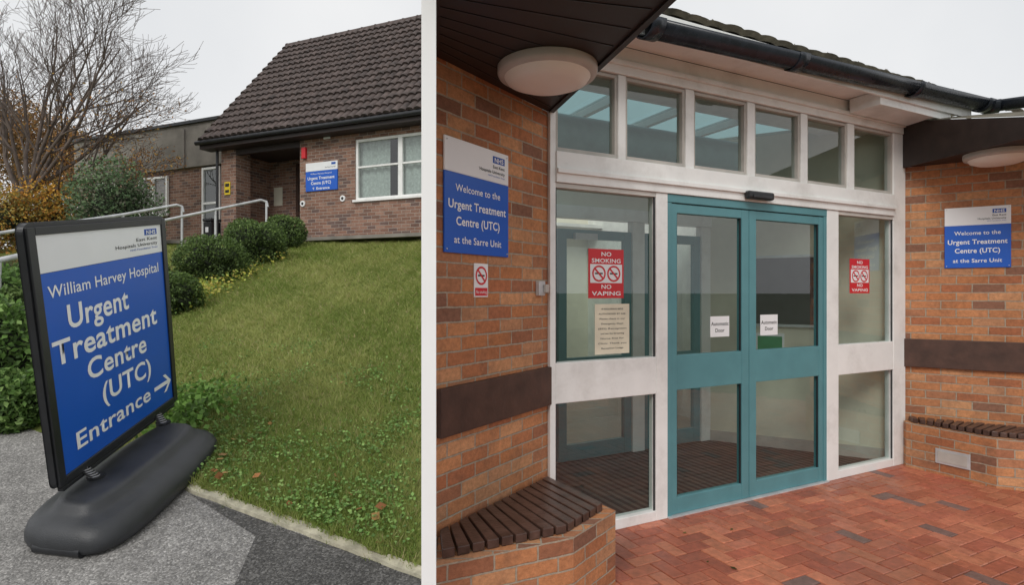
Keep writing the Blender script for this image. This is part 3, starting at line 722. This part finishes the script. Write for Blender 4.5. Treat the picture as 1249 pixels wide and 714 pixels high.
def bench(nm,foot,zt,back,front,n_):
    g_=group(nm); prism('brick_seat_base',foot,-.04,zt-.045,BK,g_)
    def along(pl,t):
        L_=[(Vector(pl[i+1])-Vector(pl[i])).length for i in range(len(pl)-1)]; tot=sum(L_); s_=t*tot
        for i,l in enumerate(L_):
            if s_<=l or i==len(L_)-1: return Vector(pl[i]).lerp(Vector(pl[i+1]),s_/l)
            s_-=l
    for i in range(n_):
        t0=i/n_+.004;t1=(i+1)/n_-.08/n_-.004
        q=[along(back,t0),along(back,t1),along(front,t1),along(front,t0)]
        zz=random.uniform(-.003,.002)
        prism('seat_slat',[tuple(p) for p in q],zt-.043,zt+zz,M['slat'],g_,.004)
    return g_
bench('brick_bench',[(-.36,2.795),(.22,3.635),(.566,3.14),(.30,2.80),dv(2.5,TH+.004)],.45,[(-.35,2.775),(.225,3.60)],[(-.315,2.56),(.27,2.84),(.50,3.14)],14)
wb=tuple(Vector(C0)+wdir*1.6)
bench('brick_bench',[(3.655,5.37),(3.62,5.27),(3.95,4.68),(4.6,4.42),(5.0,4.6),(wb[0],wb[1]-.01)],.45,[(3.69,5.35),(wb[0],wb[1]-.02)],[(3.66,5.25),(3.97,4.73),(4.6,4.47)],22)
BFm=frame(3.62,5.27,.33,-.59); bl=group('brick_light',BFm)
box('housing',.24,.50,-.012,-.001,.10,.23,M['galv'],bl,.003); box('lens',.26,.48,-.016,-.0125,.12,.21,M['lampr'],bl)
def nhs_sign(fr,x0,x1,z0,z1,lines,hd=.30,name='wall_sign'):
    g_=group(name,fr); w=x1-x0;h=z1-z0; zc=z0+h*(1-hd)
    box('panel_blue',x0,x1,-.012,-.002,z0,zc,M['blue'],g_,.0015); box('panel_header',x0,x1,-.012,-.002,zc+.001,z1,M['signw'],g_,.0015)
    box('logo',x1-w*.27,x1-w*.07,-.0135,-.0121,z1-h*.115,z1-h*.05,M['inkblue'],g_)
    text('logo_text','NHS',x1-w*.17,z1-h*.083,h*.045,w*.15,M['ink'],g_,-.0145,bold=.02)
    text('trust','East Kent',x1-w*.07,z1-h*.15,h*.03,w*.2,M['inkb'],g_,-.0135,align='RIGHT',bold=.01)
    text('trust2','Hospitals University',x1-w*.07,z1-h*.20,h*.03,w*.42,M['inkb'],g_,-.0135,align='RIGHT',bold=.01)
    text('trust3','NHS Foundation Trust',x1-w*.07,z1-h*.24,h*.016,w*.28,M['inkblue'],g_,-.0135,align='RIGHT')
    for i,(b,fy,hh,ww,bo) in enumerate(lines): text('line_%d'%i,b,(x0+x1)/2,z0+h*fy,h*hh,w*ww,M['ink'],g_,-.0135,bold=bo)
    for sx2 in (x0+w*.03,x1-w*.03):
        for sz2 in (z0+h*.03,z1-h*.03): tube('screw',[(sx2,-.0155,sz2),(sx2,-.011,sz2)],.004,M['galv'],g_,6)
L1=[('Welcome to the',.575,.065,.70,.010),('Urgent Treatment',.43,.078,.90,.018),('Centre (UTC)',.285,.078,.68,.018),('at the Sarre Unit',.12,.065,.74,.010)]
nhs_sign(LF,.048,.594,1.80,2.38,L1); nhs_sign(RF,.319,.779,1.82,2.36,L1)
def prohib(g_,cx,cz,r,y):
    for nm,ra_,rb_,mt,yy in (('disc',0,r,M['signw'],y),('ring',r*.78,r,M['red'],y-.0008)):
        m=32
        if ra_==0: mesh(nm,[(cx+rb_*math.cos(i*2*math.pi/m),yy,cz+rb_*math.sin(i*2*math.pi/m)) for i in range(m)],[tuple(range(m))],mt,g_,uv=False)
        else:
            v=[(cx+q*math.cos(i*2*math.pi/m),yy,cz+q*math.sin(i*2*math.pi/m)) for q in (ra_,rb_) for i in range(m)]
            mesh(nm,v,[(i,(i+1)%m,m+(i+1)%m,m+i) for i in range(m)],mt,g_,uv=False)
    box('cigarette',cx-r*.6,cx+r*.55,y-.0006,y-.0002,cz-r*.08,cz+r*.10,M['inkb'],g_)
    c_=math.cos(math.radians(45))*r*.85; t_=r*.08
    mesh('bar',[(cx-c_-t_,y-.0012,cz+c_-t_),(cx-c_+t_,y-.0012,cz+c_+t_),(cx+c_+t_,y-.0012,cz-c_+t_),(cx+c_-t_,y-.0012,cz-c_-t_)],[(0,1,2,3)],M['red'],g_,uv=False)
def nosmoke(fr,x0,x1,z0,z1,y=-.002):
    g_=group('no_smoking_sign',fr); w=x1-x0;h=z1-z0
    box('panel',x0,x1,y-.003,y,z0,z1,M['red'],g_); yy=y-.0035
    box('white_field',x0+w*.05,x1-w*.05,yy-.0004,yy,z0+h*.31,z0+h*.69,M['signw'],g_)
    prohib(g_,x0+w*.29,z0+h*.5,w*.19,yy-.0008); prohib(g_,x0+w*.71,z0+h*.5,w*.19,yy-.0008)
    for b,fy in (('NO',.90),('SMOKING',.765),('NO',.235),('VAPING',.10)):
        text('word',b,x0+w*.5,z0+h*fy,h*.085,w*(.28 if b=='NO' else .82),M['ink'],g_,yy-.0006,bold=.018)
    return g_
for (a,b,c_,d_) in ((718,761,304,364),(1037,1061,316,358)):
    xm=(a+b)/2; nosmoke(FO,fs(a),fs(b),fz(xm,d_),fz(xm,c_),.006)
g_=group('no_smoking_sign',LF); box('panel',.29,.41,-.006,-.001,1.575,1.755,M['signw'],g_,.001); prohib(g_,.35,1.69,.05,-.0068); box('red_strip',.297,.403,-.0075,-.0062,1.583,1.625,M['red'],g_); text('word','No smoking',.35,1.604,.018,.09,M['ink'],g_,-.0082)
g_=group('paper_notice',FO); a,b=fs(726),fs(768); z1_,z0_=fz(747,371),fz(747,432)
box('sheet',a,b,.004,.006,z0_,z1_,M['paper'],g_)
for i in range(9):
    t_=['IF REQUIRING BEDS','AUTHORISED BY ASK','Please check in our','Emergency Dept','(ED) Reception','and see the Streaming','Nurse first for','Clinic. Thank you','Reception Lodge'][i]
    text('line',t_,(a+b)/2,z1_-(i+1.0)*(z1_-z0_)/10.2,.011,(b-a)*(.62+.2*math.sin(i*2)**2),M['inkb'],g_,.003,bold=.01)
for (p0,p1,q0,q1) in ((866,889,386,411),(927,948,384,409)):
    g_=group('automatic_door_label',FO); a,b=fs(p0),fs(p1); xm=(p0+p1)/2; z1_,z0_=fz(xm,q0),fz(xm,q1)
    box('sheet',a,b,-.004,-.002,z0_,z1_,M['signw'],g_); text('w1','Automatic',(a+b)/2,(z0_+z1_)/2+.022,.028,(b-a)*.92,M['inkb'],g_,-.0045,bold=.018); text('w2','Door',(a+b)/2,(z0_+z1_)/2-.028,.028,(b-a)*.48,M['inkb'],g_,-.0045,bold=.018)
g_=group('door_push_switch',LF); box('backplate',.90,.97,-.03,-.001,1.58,1.67,M['galv'],g_,.004); box('button',.945,.985,-.05,-.031,1.60,1.65,M['lampr'],g_,.004)
# lobby interior
box('lobby_floor_mat',0,SC-.05,.055,1.42,-.02,.008,M['rib'],eb); box('inner_floor',.6,3.6,1.42,5.2,-.02,.006,M['vinyl'],eb)
box('lobby_left_wall',-.06,.0,.06,1.4,0,3.25,M['cream'],eb)
cw0=Vector((SC-.06,.06));cw1=Vector((2.85,1.40))
prism('lobby_right_wall',[tuple(cw0),tuple(cw1),(cw1.x+.1,cw1.y+.05),(cw0.x+.1,cw0.y+.05)],0,3.25,M['cream'],eb)
cf=frame(cw1.x,cw1.y,cw0.x-cw1.x,cw0.y-cw1.y)
nb=group('notice_board',FO@cf)
box('board',.35,1.05,-.03,-.003,1.28,1.95,M['rub'],nb,.004); box('frame_top',.33,1.07,-.035,-.002,1.953,1.98,M['galv'],nb); box('frame_bottom',.33,1.07,-.035,-.002,1.25,1.277,M['galv'],nb)
box('poster',.45,.72,-.012,-.002,.92,1.18,M['signw'],nb); box('poster_green',.47,.70,-.014,-.0125,1.0,1.15,mat('poster_green',(.05,.3,.12)),nb)
box('skirting',0.0,1.6,-.012,-.001,.0,.12,M['lampr'],nb)
dn=group('inner_lobby_doors',FO)
def teal_leaf(x0,x1,y,z1):
    box('stile',x0,x0+.09,y,y+.05,0.01,z1,T,dn,.003); box('stile',x1-.09,x1,y,y+.05,.01,z1,T,dn,.003)
    box('rail',x0+.09,x1-.09,y+.002,y+.05,z1-.09,z1,T,dn,.003); box('rail',x0+.09,x1-.09,y+.002,y+.05,.01,.16,T,dn,.003); box('rail',x0+.09,x1-.09,y+.002,y+.05,.88,.98,T,dn,.003)
    box('glass',x0+.08,x1-.08,y+.02,y+.025,.1,z1-.05,M['glass'],dn)
teal_leaf(.95,1.80,1.42,2.2); teal_leaf(1.95,2.72,1.42,2.2); teal_leaf(.05,.9,1.42,2.2)
box('frame_post',1.80,1.95,1.40,1.48,0,2.3,Wt,dn); box('frame_post2',2.72,2.86,1.40,1.48,0,2.3,Wt,dn)
box('head',.0,2.86,1.39,1.48,2.302,2.42,Wt,dn); box('transom_bulkhead',.0,2.9,1.42,1.5,2.422,3.2,M['cream'],eb)
box('closer',1.1,1.35,1.36,1.40,2.1,2.16,M['galv'],dn)
box('corridor_back_wall',.9,4.2,4.6,4.7,0,3.2,M['cream'],eb); box('corridor_right_wall',3.45,3.55,1.5,4.6,0,3.2,M['ceil'],eb); box('corridor_left_wall',.80,.88,2.0,4.6,0,3.2,M['ceil'],eb)
box('corridor_ceiling_a',.88,3.45,1.5,2.0,2.6,2.65,M['ceil'],eb); box('corridor_ceiling_b',.88,3.45,4.2,4.6,2.6,2.65,M['ceil'],eb)  # opening added between the ceiling strips to brighten the corridor with sky light
box('corridor_door',2.0,2.8,4.55,4.595,0,2.05,M['band'],eb); box('corridor_door_frame',1.94,2.86,4.57,4.598,0,2.12,Wt,eb)
box('corridor_poster',1.2,1.6,4.58,4.597,1.2,1.7,M['blue'],eb)
ch=group('waiting_chair',FO@Matrix.Translation((1.45,3.6,0)))
box('seat',-.22,.22,-.2,.2,.43,.48,M['dark'],ch,.01); box('back',-.22,.22,.2,.24,.5,.85,M['dark'],ch,.01)
for a in (-.2,.18):
    for b in (-.18,.18): box('leg',a,a+.02,b,b+.02,0,.43,M['galv'],ch)
box('lobby_ceiling',0,SC,.06,.55,3.16,3.2,M['ceil'],eb)
for s_ in (.3,1.0,1.7,2.4): box('rooflight_bar',s_,s_+.05,.55,1.4,3.16,3.24,Wt,eb)
mesh('rooflight_glass',[(0,.55,3.22),(3.4,.55,3.22),(3.4,1.42,3.22),(0,1.42,3.22)],[(0,1,2,3)],M['glassteal'],eb)
tube('pane_tone_tube',[(.0,.75,2.86),(2.6,.75,2.86)],.16,mat('teal_dim',(.2,.38,.39),.5),eb,12)  # invented tube, added to give the upper panes a teal mid-tone
# ------------------------------------------------------------ herringbone clay paving (facade aligned)
pv=[];pf=[];pc=[]
L_,W_=.2,.1; g=.0032
pal=[(.45,.135,.075),(.50,.165,.09),(.42,.12,.07),(.53,.19,.105),(.38,.115,.068),(.47,.145,.08),(.46,.15,.085),(.50,.175,.105)]
def brick(cx,cy,horiz):
    hx,hy=((L_/2-g),(W_/2-g)) if horiz else ((W_/2-g),(L_/2-g))
    w=FO@Vector((cx,cy,0))
    if cx<SC+.05 and cx>-.1 and cy>.04: return
    if w.x<DV*w.y+TH+.10 or w.y<.2 or w.y>6.2 or w.x>6.5: return
    tz=random.uniform(-.0012,.0012); b=len(pv); tx,ty=random.uniform(-.007,.007),random.uniform(-.007,.007)
    for (i,zz) in ((1.0,-.012),(1.0,-.003),(.965,-.0)):
        for q in ((-1,-1),(1,-1),(1,1),(-1,1)):
            dx=q[0]*(hx-(1-i)*.1);dy=q[1]*(hy-(1-i)*.1)
            pv.append(FO@Vector((cx+dx,cy+dy,zz+tz+dx*tx+dy*ty)))
    for k_ in (0,4):
        for i in range(4): pf.append((b+k_+i,b+k_+(i+1)%4,b+k_+4+(i+1)%4,b+k_+4+i))
    pf.append((b+8,b+9,b+10,b+11))
    c_=random.choice(pal); m_=random.uniform(.86,1.12)
    if random.random()<.02: c_=(.22,.13,.11)
    for _ in range(9): pc.append((c_[0]*m_,c_[1]*m_,c_[2]*m_,1))
for i in range(-60,80):
    for j in range(-60,40):
        k_=(i-j)%4
        if k_==0: brick((i+1)*W_,(j+.5)*W_,True)
        elif k_==3: brick((i+.5)*W_,(j+1.0)*W_,False)
po=mesh('brick_paving',pv,pf,M['paver'],None,uv=False)
at=po.data.attributes.new('Col','FLOAT_COLOR','FACE'); at.data.foreach_set('color',np.array(pc).ravel())
prism('paving_bed',[dv(.2,TH+.01),(6.6,.2),(6.6,6.2),dv(6.2,TH+.01)],-.05,-.008,M['joint'])
C=[]
for _ in range(8):
    x=random.uniform(.8,4.0);y=random.uniform(2.9,4.2); C.append((x,y,.006))
leafmesh('fallen_leaves',np.array(C),.02,np.array([(.16,.14,.04)]*len(C))*rng.uniform(.5,1.3,len(C))[:,None],M['leaf'],None,.95)
# ------------------------------------------------------------ world, sun, camera
w=bpy.data.worlds.new('World'); S.world=w; w.use_nodes=True; nt=w.node_tree; nt.nodes.clear()
o=nt.nodes.new('ShaderNodeOutputWorld'); bg=nt.nodes.new('ShaderNodeBackground'); sky=nt.nodes.new('ShaderNodeTexSky'); sky.sky_type='NISHITA'; sky.sun_disc=False
sky.sun_elevation=math.radians(40); sky.sun_rotation=math.radians(200)
hsv=nt.nodes.new('ShaderNodeHueSaturation'); hsv.inputs['Saturation'].default_value=.25; nt.links.new(sky.outputs[0],hsv.inputs['Color'])
tc=nt.nodes.new('ShaderNodeTexCoord'); f=noise(nt,tc.outputs['Generated'],2.2,5,.5)
cl=ramp(nt,f,[(.3,(.80,.82,.845)),(.7,(.95,.955,.96))])
sc=mixc(nt,1.0,cl,(9.4,9.4,9.4),'MULTIPLY')
mx=mixc(nt,.9,hsv.outputs[0],sc); nt.links.new(mx,bg.inputs[0]); bg.inputs[1].default_value=.105
nt.links.new(bg.outputs[0],o.inputs[0])
sd=bpy.data.lights.new('sun','SUN'); sd.energy=1.4; sd.angle=math.radians(22); sd.color=(1,.97,.92); so=bpy.data.objects.new('sun',sd); S.collection.objects.link(so)
so.rotation_euler=(math.radians(50),0,math.radians(-20))
cd=bpy.data.cameras.new('camera'); cd.sensor_width=36; cd.lens=36*F/1249; cd.clip_start=.05; cd.clip_end=3000
co=bpy.data.objects.new('camera',cd); co.location=(0,0,H); co.rotation_euler=(math.radians(90),0,0); S.collection.objects.link(co); S.camera=co
S.view_settings.view_transform='Standard'; S.view_settings.look='None'; S.view_settings.exposure=0
